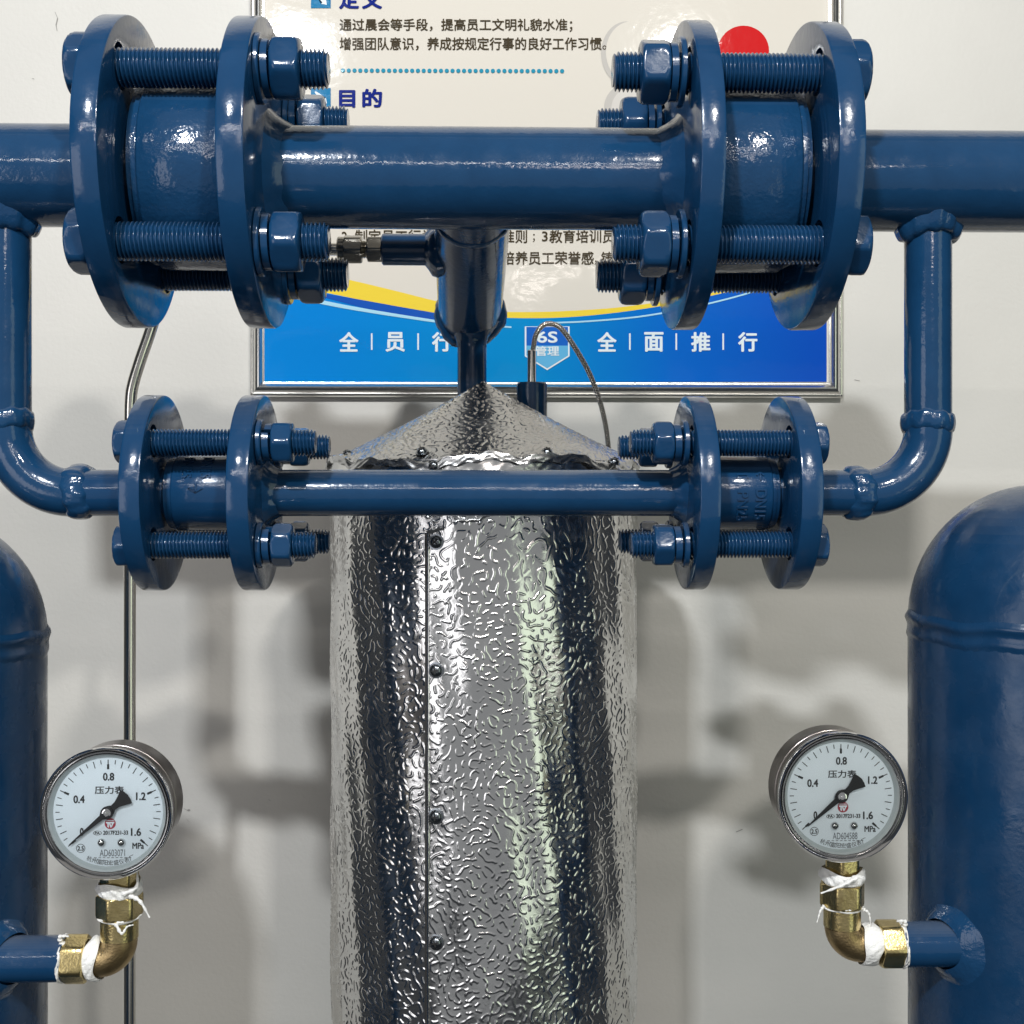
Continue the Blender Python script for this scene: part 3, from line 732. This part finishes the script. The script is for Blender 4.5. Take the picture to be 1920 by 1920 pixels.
def gauge(uc, vc, label, serial, stem_u, ztop, tip=92, dirn=(-70, 59)):
    YF = .515; R = .0285
    c0 = P(uc, vc, YF); cx, cz = c0.x, c0.z
    t = thing('pressure_gauge', (cx, YF+.014, cz-R), label, 'gauge', 'round pressure gauges on brass elbows')
    ax = (0, 1, 0); o = Vector((cx, YF, cz))
    obj('case', lathe(o+Vector((0, .004, 0)), ax, [(0, R*.93), (0, R*.955), (.0072, R*.955), (.0076, R*.935), (.0079, R*.955), (.0205, R*.95), (.0222, R*.92), (.0224, R*.2), (.0224, .001)], 96, False), CASE, t)
    bz = [(.0035, .885), (.0018, .890), (.0014, .905), (.0020, .918), (.0010, .930), (.0002, .950), (-.0003, .970), (.0003, .990), (.0016, 1.0), (.0030, .996), (.0042, .985), (.0060, .965), (.0072, .957)]
    obj('bezel', lathe(o, ax, [(h, R*r) for h, r in bz], 128, False, False), CHROME, t, True, 80)
    yd = YF+.0042
    hub = Vector((cx, yd, cz))
    dial = obj('dial', lathe(Vector((cx, yd, cz)), ax, [(0, R*.90), (.0003, R*.90)], 96), DIAL, t, True, 30)
    obj('inner_ring', lathe(Vector((cx, yd, cz)), ax, [(-.0001, R*.825), (-.0022, R*.885), (-.0022, R*.905)], 96, False, False), mat('ring_grey', (.50, .54, .55), .3, .0), t)
    q = R/124.0*1.0                   # metres per photo pixel on the dial
    lift = .00012
    def D(dx, dy, l=lift): return Vector((cx+dx*q, yd-l, cz-dy*q))
    ticks, majors = [], []
    for i in range(33):
        a = math.radians(-131+i*262/32); s_, c_ = math.sin(a), -math.cos(a)
        maj = i % 8 == 0; r1 = 98; r0 = 80 if maj else (85 if i % 2 == 0 else 90); w = 1.4 if maj else .75
        if maj:
            ps = [(r1, .8), (r1-8, .9), (r1-9, 1.9), (r0, 2.1)]
        else: ps = [(r1, w), (r0, w)]
        px_, py_ = -c_, s_
        left = [D(r_*s_+px_*ww, r_*c_+py_*ww) for r_, ww in ps]; right = [D(r_*s_-px_*ww, r_*c_-py_*ww) for r_, ww in reversed(ps)]
        ticks.append((left+right, [tuple(range(len(left)*2))]))
    obj('scale_ticks', join(*ticks), INK, dial, False)
    def put(s, dx, dy, w, h, m=INK, bold=0.0, name='numeral'):
        V, Fc = fitted(text_raw(s, 1, 0), 0, 0, w, h)
        return obj(name, join(*[([D(dx+v[0]+a, dy-v[1]+b_, lift+i*.00001) for v in V], Fc) for i, (a, b_) in enumerate(shifts(bold))]), m, dial, False)
    put('0.8', 1, -66, 20, 14, bold=.55); put('0.4', -54, -24, 20, 14, bold=.55); put('1.2', 61, -29, 17, 14, bold=.55)
    put('0', -49, 37, 6, 14, bold=.55); put('1.6', 52, 38, 18, 14, bold=.55)
    put('MPa', 56, 64, 21, 11, bold=.35, name='lettering')
    put('压力表', 2.5, -41, 54, 14, name='lettering', bold=.3)
    put('2017F231-33', 14, 39, 46, 7.5, name='lettering', bold=.3)
    put('PA', -20, 39.5, 9, 5, name='lettering', bold=.25)
    put(serial, 8, 77, 47, 13, INKGREY, name='serial_number')
    put('2.5', -51, 68, 11, 8, name='lettering', bold=.3)
    rings = []
    def ring(dx, dy, r0, r1, sx_=1, sy_=1, k=28):
        V = [D(dx+r_*sx_*math.cos(2*PI*i/k), dy+r_*sy_*math.sin(2*PI*i/k)) for r_ in (r0, r1) for i in range(k)]
        return V, [(i, (i+1) % k, k+(i+1) % k, k+i) for i in range(k)]
    obj('class_circle', join(ring(-51, 68, 7.4, 8.4), ring(-20, 39.5, 7.0, 8.0, 1, .52)), INK, dial, False)
    dash = [([D(x, 85.4), D(x+5, 85.4), D(x+5, 86.4), D(x, 86.4)], [(0, 1, 2, 3)]) for x in range(-26, 40, 8)]
    obj('dashed_line', join(*dash), INK, dial, False)
    name_txt = '杭州富阳宏盛仪表厂'
    arcs = []
    for i, ch in enumerate(name_txt):
        a = math.radians(24-(i*49.0/8))            # angle from straight down, left positive
        V, Fc = fitted(text_raw(ch, 1, 0), 0, 0, 9.4, 9.6)
        rr = 95.5; cxx, cyy = -rr*math.sin(a)+4, rr*math.cos(a)
        ca, sa = math.cos(a), math.sin(a)
        arcs.append(([D(cxx+v[0]*ca+v[1]*sa*1.0*-1*-1, cyy-(v[1]*ca)+v[0]*sa) for v in V], Fc))
    obj('lettering', join(*arcs), INK, dial, False)
    # red emblem: disc with white strokes
    lg = obj('emblem', ([D(4+10.3*math.cos(2*PI*i/32), 22+10.3*math.sin(2*PI*i/32)) for i in range(32)], [tuple(range(32))]), LOGORED, dial, False)
    def poly(ps): return [D(4+a, 22+b_, .00022) for a, b_ in ps], [tuple(range(len(ps)))]
    obj('emblem_strokes', join(poly([(-6.8, -6.4), (6.8, -6.4), (7.4, -5), (-7.4, -5)]), poly([(-8, -3.2), (8, -3.2), (7.4, -.4), (-7.4, -.4)]),
        poly([(-5.2, -.4), (-2.4, -.4), (-2.4, 7.6), (-5.2, 5.8)]), poly([(-2.4, -.4), (.4, -.4), (3.2, 6.5), (.6, 7.6)]), poly([(3.4, -.4), (6.2, -.4), (3.2, 6.8), (1.8, 5.2)])), DIAL, dial, False)
    for dx in (-12, 25):
        scw = obj('dial_screw', lathe(D(dx, 57.5), (0, -1, 0), [(0, 8*q), (.0004, 7.8*q), (.0012, 5.5*q), (.0015, 2*q)], 24), CHROME, t)
        obj('screw_slot', box(D(dx, 0).x-.0011, D(dx, 0).x+.0011, yd-.0018, yd-.0014, cz-57.5*q-.0002, cz-57.5*q+.0002), DARK, scw, False)
    # pointer: needle, hub, fan tail
    pa = Vector(dirn).normalized(); pn = Vector((-pa.y, pa.x))
    def A_(a, b_): v = pa*a+pn*b_; return (v.x, v.y)
    outline = [A_(tip, .5), A_(60, 2.3), A_(14, 5.0), A_(6, 11), A_(-8, 9.5), A_(-14, 5.5), A_(-24, 6.5), A_(-34, 10.5), A_(-46, 16.2),
               A_(-49, 9), A_(-50.5, 0), A_(-49, -9), A_(-46, -16.2), A_(-34, -10.5), A_(-24, -6.5), A_(-14, -5.5), A_(-8, -9.5), A_(6, -11), A_(14, -5.0), A_(60, -2.3), A_(tip, -.5)]
    nO = len(outline)
    V = [D(a, b_, .0016) for a, b_ in outline]+[D(a, b_, .0011) for a, b_ in outline]
    ptr = obj('pointer', (V, [tuple(range(nO)), tuple(range(2*nO-1, nO-1, -1))]+[(i, (i+1) % nO, nO+(i+1) % nO, nO+i) for i in range(nO)]), POINTER, t, False)
    obj('pointer_hub', lathe(D(0, 0, .0010), (0, -1, 0), [(0, 11.8*q), (.0009, 11.8*q), (.0011, 10.8*q)], 40), POINTER, ptr)
    obj('pointer_pin', lathe(D(0, 0, .0020), (0, -1, 0), [(0, 8.6*q), (.0005, 8.2*q), (.0006, 6*q), (.0004, 5.5*q), (.0004, 2.2*q), (.0012, 1.6*q)], 32), CHROME, ptr)
    obj('glass', lathe(Vector((cx, YF+.0020, cz)), ax, [(0, R*.90), (.0008, R*.90)], 64), GLASS, t, True, 30)
    # stem hex
    xs, ysx = X(stem_u, .533), .533
    zb0 = cz-R*.93
    obj('stem', hexprism((xs, ysx, ztop-.0055), (0, 0, 1), zb0-ztop+.0085, .0084, .08, .25), BRASS, t)
    return xs, ysx

def brass(xs, zc, s, xstub, zs, label, seed):
    """elbow below the gauge: zs = list of z levels from top to bottom"""
    zt1, zh2a, zh2b, zcol = zs
    t = thing('brass_elbow', (xs, ysb, zc-.01), label, 'fitting', 'brass elbow fittings under the gauges')
    # adapter: hex + collar
    obj('adapter_hex', hexprism((xs, ysb, zh2b), (0, 0, 1), zh2a-zh2b, .0104, .10, .3 if s < 0 else .05), BRASS, t)
    obj('collar', lathe((xs, ysb, zcol), (0, 0, 1), [(0, .0072), (.0006, .0082), (zh2b-zcol+.001, .0082)], 48), BRASS, t)
    # cast elbow body
    Rb = .0082; ze = zcol; pts = [(xs, ysb, ze+.0005)]+[(xs, ysb, zc+Rb)]
    cxn, czn = xs+s*Rb, zc+Rb
    pts += [(cxn-s*Rb*math.cos(a), ysb, czn-Rb*math.sin(a)) for a in [PI/2*i/14 for i in range(1, 15)]]
    pts += [(xs+s*.0100, ysb, zc)]
    obj('elbow_body', tube([Vector(p) for p in pts], .0078, 40, True), BRASSCAST, t)
    xh0 = xs+s*.0175; xh1 = xstub
    a0, a1 = (xh0, xh1) if s > 0 else (xh1, xh0)
    hx0 = xs+s*.0150
    ln = .0101
    obj('hex_nipple', hexprism((xstub-s*ln if s > 0 else xstub, ysb, zc), (1, 0, 0), ln, .0107, .08, .30 if s < 0 else .02), BRASS, t)
    # tapes
    top = [((xs+.004, ysb-.009, zt1), (xs+.010, ysb-.009, zt1+.003), (xs+.0095, ysb-.006, zt1+.010)), ((xs+.007, ysb-.008, zt1-.001), (xs+.012, ysb-.010, zt1-.003), (xs+.0160, ysb-.010, zt1-.010))] if s < 0 else [((xs+.003, ysb-.0105, zt1+.002), (xs-.004, ysb-.0120, zt1-.001), (xs-.0125, ysb-.010, zt1-.005))]
    obj('thread_tape', tapering((xs, ysb, zt1), (0, 0, 1), .0096, .0058, seed, .09, [(tt, .0012) for tt in top]), TAPE, t)
    low = [((xs-.009, ysb-.003, zh2b+.001), (xs-.011, ysb-.004, zh2b-.001), (xs-.0125, ysb-.004, zh2b-.006)), ((xs+.008, ysb-.005, zh2b), (xs+.0105, ysb-.005, zh2b-.002), (xs+.0112, ysb-.005, zh2b-.007))] if s > 0 else [((xs+.001, ysb-.0090, zh2b), (xs+.004, ysb-.0100, zh2b-.004), (xs+.006, ysb-.009, zh2b-.0015), (xs+.0085, ysb-.008, zh2b-.001))]
    obj('thread_tape', tapering((xs, ysb, zh2b+.0002), (0, 0, 1), .0090, .0022, seed+1, .06, [(tt, .0008) for tt in low]), TAPE, t)
    obj('thread_tape', tapering(((xs+s*.0080+xstub-s*ln)/2, ysb, zc), (1, 0, 0), .0092, (abs(xstub-xs)-.0080-ln)*.98, seed+2, .06), TAPE, t)
    st = [((xstub, ysb-.004, zc+.008), (xstub+s*.000, ysb-.006, zc+.012), (xstub-s*.004, ysb-.007, zc+.0125))]
    obj('thread_tape', tapering((xstub+s*.0004, ysb, zc), (1, 0, 0), .0100, .0018, seed+3, .08, [(st[0], .0013)]), TAPE, t)
    return t
def lv(v, u): return Z(v, u, ysb)
xs, _ = gauge(197, 1527, 'left pressure gauge, needle at zero, serial AD603071', 'AD603071', 224, lv(1640, 224))
brass(xs, lv(1797, 224), -1, X(122, ysb), (lv(1664, 224), lv(1674, 224), lv(1718, 224), lv(1760, 224)), 'brass elbow with white tape below the left gauge', 51)
xs, _ = gauge(1582, 1496, 'right pressure gauge, needle at zero, serial AD604588', 'AD604588', 1579, lv(1618, 1579), 86, (-66, 57.5))
brass(xs, lv(1770, 1579), 1, X(1688, ysb), (lv(1640, 1579), lv(1653, 1579), lv(1698, 1579), lv(1738, 1579)), 'brass elbow with white tape below the right gauge', 71)

# ------------------------------------------------------------------ embossed aluminium tank
YM = .71; RM = .0893; XM = X(906, YM)
def band_noise(nz, nx, res, lam, bw, rg):
    f = np.fft.rfft2(rg.standard_normal((nz, nx)))
    fz = np.fft.fftfreq(nz, res)[:, None]; fx_ = np.fft.rfftfreq(nx, res)[None, :]
    k = np.hypot(fz, fx_); f *= np.exp(-((k-1/lam)/(bw/lam))**2)
    n_ = np.fft.irfft2(f, (nz, nx)); return n_/n_.std()
def worm_map(w, h, res, seed, lam=.0068, sig=.00034, amp=.00028):
    """height map (metres) of short wandering embossed ridges covering a w x h sheet"""
    rg = np.random.default_rng(seed); nx, nz = int(w/res), int(h/res)
    a = band_noise(nz, nx, res, lam, .28, rg); gz, gx = np.gradient(a, res)
    d = np.abs(a)/np.maximum(np.hypot(gz, gx), .25*2*PI/lam)
    cut = band_noise(nz, nx, res, lam*.85, .30, rg); m_ = np.clip((cut+.50)/.35, 0, 1)
    v = band_noise(nz, nx, res, lam*4, .5, rg)
    return amp*m_*(1+.18*v)*np.exp(-(d/sig)**2/2)
def grid_faces(nz, nx):
    i = np.arange(nz-1)[:, None]*nx+np.arange(nx-1)[None, :]; i = i.reshape(-1)
    return np.stack([i, i+1, i+nx+1, i+nx], 1)
RES = .00036
def cyl_sheet(phi0, phi1, z0, z1, R, seed, extra=None):
    w = (phi1-phi0)*R; h = z1-z0; H = worm_map(w, h, RES, seed); nz, nx = H.shape
    ph = np.linspace(phi0, phi1, nx)[None, :]; z = np.linspace(z0, z1, nz)[:, None]
    low = .00035*np.sin(ph*23+z*41)+.0003*np.sin(ph*9-z*73+1)
    r = R+H+low
    if extra is not None: r = r+extra(ph, z)
    V = np.stack([XM+r*np.sin(ph)+0*z, YM-r*np.cos(ph)+0*z, z+0*ph], -1).reshape(-1, 3)
    return V, grid_faces(nz, nx)
ZB = -.30
zrim = Z(868, 906, YM)
phs = math.asin((X(803, YM-.08)-XM)/RM)                 # the lap seam
tk = thing('insulated_tank', (XM, YM, ZB), 'silver tank clad in embossed aluminium sheet with conical lid, centre', 'tank')
obj('jacket', cyl_sheet(-1.62, phs+.03, ZB, zrim-.001, RM, 1), ALU, tk, True, 0)
obj('jacket_back', lathe((XM, YM, ZB), (0, 0, 1), [(0, RM-.0016), (zrim-ZB-.002, RM-.0016)], 96), ALU, tk)
ztop_panel = Z(1000, 906, YM-RM)
obj('jacket', cyl_sheet(phs+.02, 1.62, ztop_panel-.004, zrim-.001, RM-.0003, 2), ALU, tk, True, 0)
# overlapping sheet: proud by a millimetre, with a smooth hemmed edge
def hem(ph, z):
    return .0
V, Fc = cyl_sheet(phs, 1.62, ZB, ztop_panel, RM+.0012, 3)
def rise(ph): return .0125*min(1, max(0, (ph-phs)/.55))**.8+.0006*math.sin(ph*31)+.0004*math.sin(ph*67)
_ph = np.arctan2(V[:, 0]-XM, YM-V[:, 1]); _t = np.clip((V[:, 2]-(ztop_panel-.03))/.03, 0, 1)
V[:, 2] += _t*(.0125*np.clip((_ph-phs)/.55, 0, 1)**.8+.0006*np.sin(_ph*31)+.0004*np.sin(_ph*67))
lap = obj('lap_sheet', (V, Fc), ALU, tk, True, 0)
edge = []
def cp(ph, z, r): return (XM+r*math.sin(ph), YM-r*math.cos(ph), z)
m = 80
Ve, Fe = [], []
for i in range(m+1):
    z = ZB+(ztop_panel-ZB)*i/m; j = .0002*math.sin(i*1.3)+.00015*math.sin(i*.37)
    Ve += [cp(phs-.002+j, z, RM-.001), cp(phs-.003+j, z, RM+.0014), cp(phs+.002+j, z, RM+.0021), cp(phs+.013+j, z, RM+.0021), cp(phs+.017+j, z, RM+.0012)]
for i in range(m):
    for q_ in range(4): Fe.append((i*5+q_, i*5+q_+1, i*5+5+q_+1, i*5+5+q_))
obj('hem_strip', (Ve, Fe), ALU, tk, True, 60)
Ve, Fe = [], []
for i in range(m+1):
    ph = phs+(1.55-phs)*i/m; j = .0005*math.sin(i*.9)+.0004*math.sin(i*2.3); zz = ztop_panel+rise(ph)
    Ve += [cp(ph, zz-.0010, RM+.0014), cp(ph, zz+.0003+j, RM+.0019+j*.5), cp(ph, zz+.0009+j, RM+.0008), cp(ph, zz+.0006, RM-.001)]
for i in range(m):
    for q_ in range(3): Fe.append((i*4+q_, i*4+4+q_, i*4+5+q_, i*4+1+q_))
obj('top_hem', (Ve, Fe), ALU, tk, True, 60)
obj('seam_gap', box(XM+RM*math.sin(phs)-.0015, XM+RM*math.sin(phs)-.0002, YM-RM*math.cos(phs)-.0012, YM-RM*math.cos(phs)+.002, ZB, ztop_panel), DARK, tk, False)

def screw(c0, nrm, r, parent, m=SCREW):
    nrm = Vector(nrm).normalized(); c0 = Vector(c0)
    o = obj('screw', lathe(c0-nrm*.0005, nrm, [(0, r*1.25), (.0006, r*1.25), (.0007, r), (.0013, r*.97), (.0022, r*.80), (.0027, r*.50), (.0028, r*.1)], 28), m, parent, True, 50)
    ax, e1, e2 = basis(nrm); a = random.uniform(0, 1.5); vs = []
    for q_ in range(2):
        d = e1*math.cos(a+q_*PI/2)+e2*math.sin(a+q_*PI/2); s_ = nrm.cross(d)
        V = [c0+nrm*h+d*i*r*.52+s_*j*r*.11 for i in (-1, 1) for j in (-1, 1) for h in (.0017+.0001*q_, .00248+.0001*q_)]
        vs.append((V, [(0, 1, 3, 2), (4, 6, 7, 5), (0, 4, 5, 1), (2, 3, 7, 6), (0, 2, 6, 4), (1, 5, 7, 3)]))
    obj('cross_slot', join(*vs), DARK, o, False)
    return o
phk = math.asin((X(819, YM-.085)-XM)/RM)
for v in (1016, 1257, 1531, 1767):
    z = Z(v, 819, YM-RM*.98); screw(cp(phk, z, RM+.0014), (math.sin(phk), -math.cos(phk), 0), .0034, tk)

# conical lid
RC = .0922; HC = Z(715, 906, YM)-zrim; zap = zrim+HC; sl = math.hypot(RC, HC)
def rimz(ph): return .0019*np.sin(ph*4.3+.5)+.0013*np.sin(ph*11+2)+.0008*np.sin(ph*23)+.0004*np.sin(ph*51)
def cone():
    res = .00042; n_ph = int(2*PI*RC/res/1.0*.62); ns = int(sl/res)
    w = 2*1.95*RC; H = worm_map(w, sl, res, 9,   .0064, .00036, .00038)
    nz, nx = H.shape
    ph = np.linspace(-1.95, 1.95, nx)[None, :]; s_ = np.linspace(0, 1, nz)[:, None]   # 0 rim .. 1 apex
    # sample map in true distance so ridges do not pinch at the apex
    i_s = np.broadcast_to((s_*(nz-1)).astype(int), (nz, nx))
    i_p = ((ph*(1-s_)*RC+w/2)/w*(nx-1)).astype(int).clip(0, nx-1)
    Hs = H[i_s, i_p]
    fac = 1-s_
    crinkle = rimz(ph)*np.clip((.13-s_)/.13, 0, 1)**1.5
    sag = -.0016*np.sin(PI*s_)
    r = RC*fac+Hs*HC/sl; z = zrim+HC*s_+Hs*RC/sl+crinkle+sag
    r = np.maximum(r, .0002)
    V = np.stack([XM+r*np.sin(ph), YM-r*np.cos(ph), z+0*ph], -1).reshape(-1, 3)
    return V, grid_faces(nz, nx)
lid = obj('conical_lid', cone(), LID, tk, True, 0)
# crumpled folded skirt below the rim
def skirt(r0, r1, z0, z1, seed, amp):
    rg = random.Random(seed); ph_ = [rg.uniform(0, 6.3) for _ in range(8)]; n = 420; m_ = 12; V = []; Fc = []
    for i in range(m_):
        q = i/(m_-1)
        for j in range(n+1):
            a = -1.95+3.9*j/n
            w1 = math.sin(a*7+ph_[0])*.5+math.sin(a*17+ph_[1]+q*2)*.35+math.sin(a*39+ph_[2]-q*5)*.22+math.sin(a*83+ph_[3]+q*9)*.10
            r = r0+(r1-r0)*q+amp*w1*(.3+q)
            z = z0+(z1-z0)*q+amp*.8*(math.sin(a*9+ph_[4])*.6+math.sin(a*21+ph_[5])*.4+math.sin(a*47+ph_[6])*.15)*q
            V.append(cp(a, z+(float(rimz(a)) if seed == 4 else 0), r))
    for i in range(m_-1):
        for j in range(n): k_ = i*(n+1)+j; Fc.append((k_+n+1, k_+n+2, k_+1, k_))
    return V, Fc
obj('lid_edge', skirt(RC-.0003, RC+.0006, zrim+.0007, zrim-.0034, 4, .0008), LID, tk, True, 0)
obj('lid_lining', skirt(RM+.0006, RM+.0012, zrim-.0005, zrim-.0085, 12, .0004), ALU, tk, True, 0)
for (u, v, ph) in ((651, 852, None), (791, 847, None), (1026, 848, None), (1152, 866, None)):
    d = P(u, v, YM)/YM
    # meet the ray with the cone
    best = None
    for i in range(400):
        yy = YM-RC+RC*i/400; p = Vector((d.x*yy, yy, d.z*yy)); r = math.hypot(p.x-XM, p.y-YM)
        e = abs(zrim+HC*(1-r/RC)-p.z)
        if r < RC and (best is None or e < best[0]): best = (e, p)
    p = best[1]; nr = Vector((p.x-XM, p.y-YM, 0)).normalized()*HC+Vector((0, 0, RC))
    screw(p, nr, .0028, tk)
screw(cp(math.asin((X(815, YM-.088)-XM)/RM), Z(874, 815, YM-RM), RM+.002), (-.3, -1, 0), .0028, tk)

# probe socket behind the lid, temperature probe and braided lead
YS = .735
ps_ = P(997, 718, YS)
obj('probe_socket', lathe((ps_.x, YS, zrim), (0, 0, 1), [(0, .0095), (ps_.z-zrim-.0008, .0095), (ps_.z-zrim, .0087)], 40), BLUE, tk)
pb = thing('temperature_probe', (ps_.x, YS, ps_.z), 'steel temperature probe with braided lead arching over the conical lid', 'probe')
obj('sheath', lathe((ps_.x, YS, ps_.z-.002), (0, 0, 1), [(0, .0028), (Z(658, 997, YS)-ps_.z+.002, .0028), (Z(657, 997, YS)-ps_.z+.0022, .0023)], 28), STEEL, pb)
cpth = [P(998, 662, YS), P(1000, 652, YS), P(1005, 628, YS), P(1017, 611, YS), P(1032, 607, YS), P(1052, 616, YS-.002), P(1078, 652, YS-.004), P(1105, 700, YS-.005), P(1124, 750, YS-.004), P(1135, 795, YS+.0), P(1141, 842, YS+.005), P(1143, 880, YS+.014), P(1143, 925, YS+.045)]
cpth = spline(cpth, 16)
WIRE = mat('cable_core', (.06, .055, .045), .5, .6)
cab = obj('cable', tube(cpth, .00125, 12), WIRE, pb)
# woven strands
def strands(path, r, turns_len, cnt, sgn):
    out = []; acc = [0]
    for a, b_ in zip(path, path[1:]): acc.append(acc[-1]+(b_-a).length)
    L_ = acc[-1]; n = int(L_/.00055); up = Vector((0, 1, 0))
    def at(s):
        for i in range(len(acc)-1):
            if acc[i+1] >= s: t = (s-acc[i])/(acc[i+1]-acc[i]); return path[i].lerp(path[i+1], t), (path[i+1]-path[i]).normalized()
        return path[-1], (path[-1]-path[-2]).normalized()
    fr_ = [at(L_*i/n) for i in range(n+1)]
    for k_ in range(cnt):
        pts = []
        for i, (p, tg) in enumerate(fr_):
            e1 = (up-tg*up.dot(tg)).normalized(); e2 = tg.cross(e1); a = sgn*2*PI*(L_*i/n)/turns_len+2*PI*k_/cnt
            rr = r+(.00012 if (math.sin(a*3+i)*sgn > 0) else 0)
            pts.append(p+(e1*math.cos(a)+e2*math.sin(a))*rr)
        out.append(tube(pts, .00026, 4, False))
    return join(*out)
obj('braid', join(strands(cpth, .00138, .0065, 4, 1), strands(cpth, .00138, .0065, 4, -1)), STEEL, cab, True, 0)
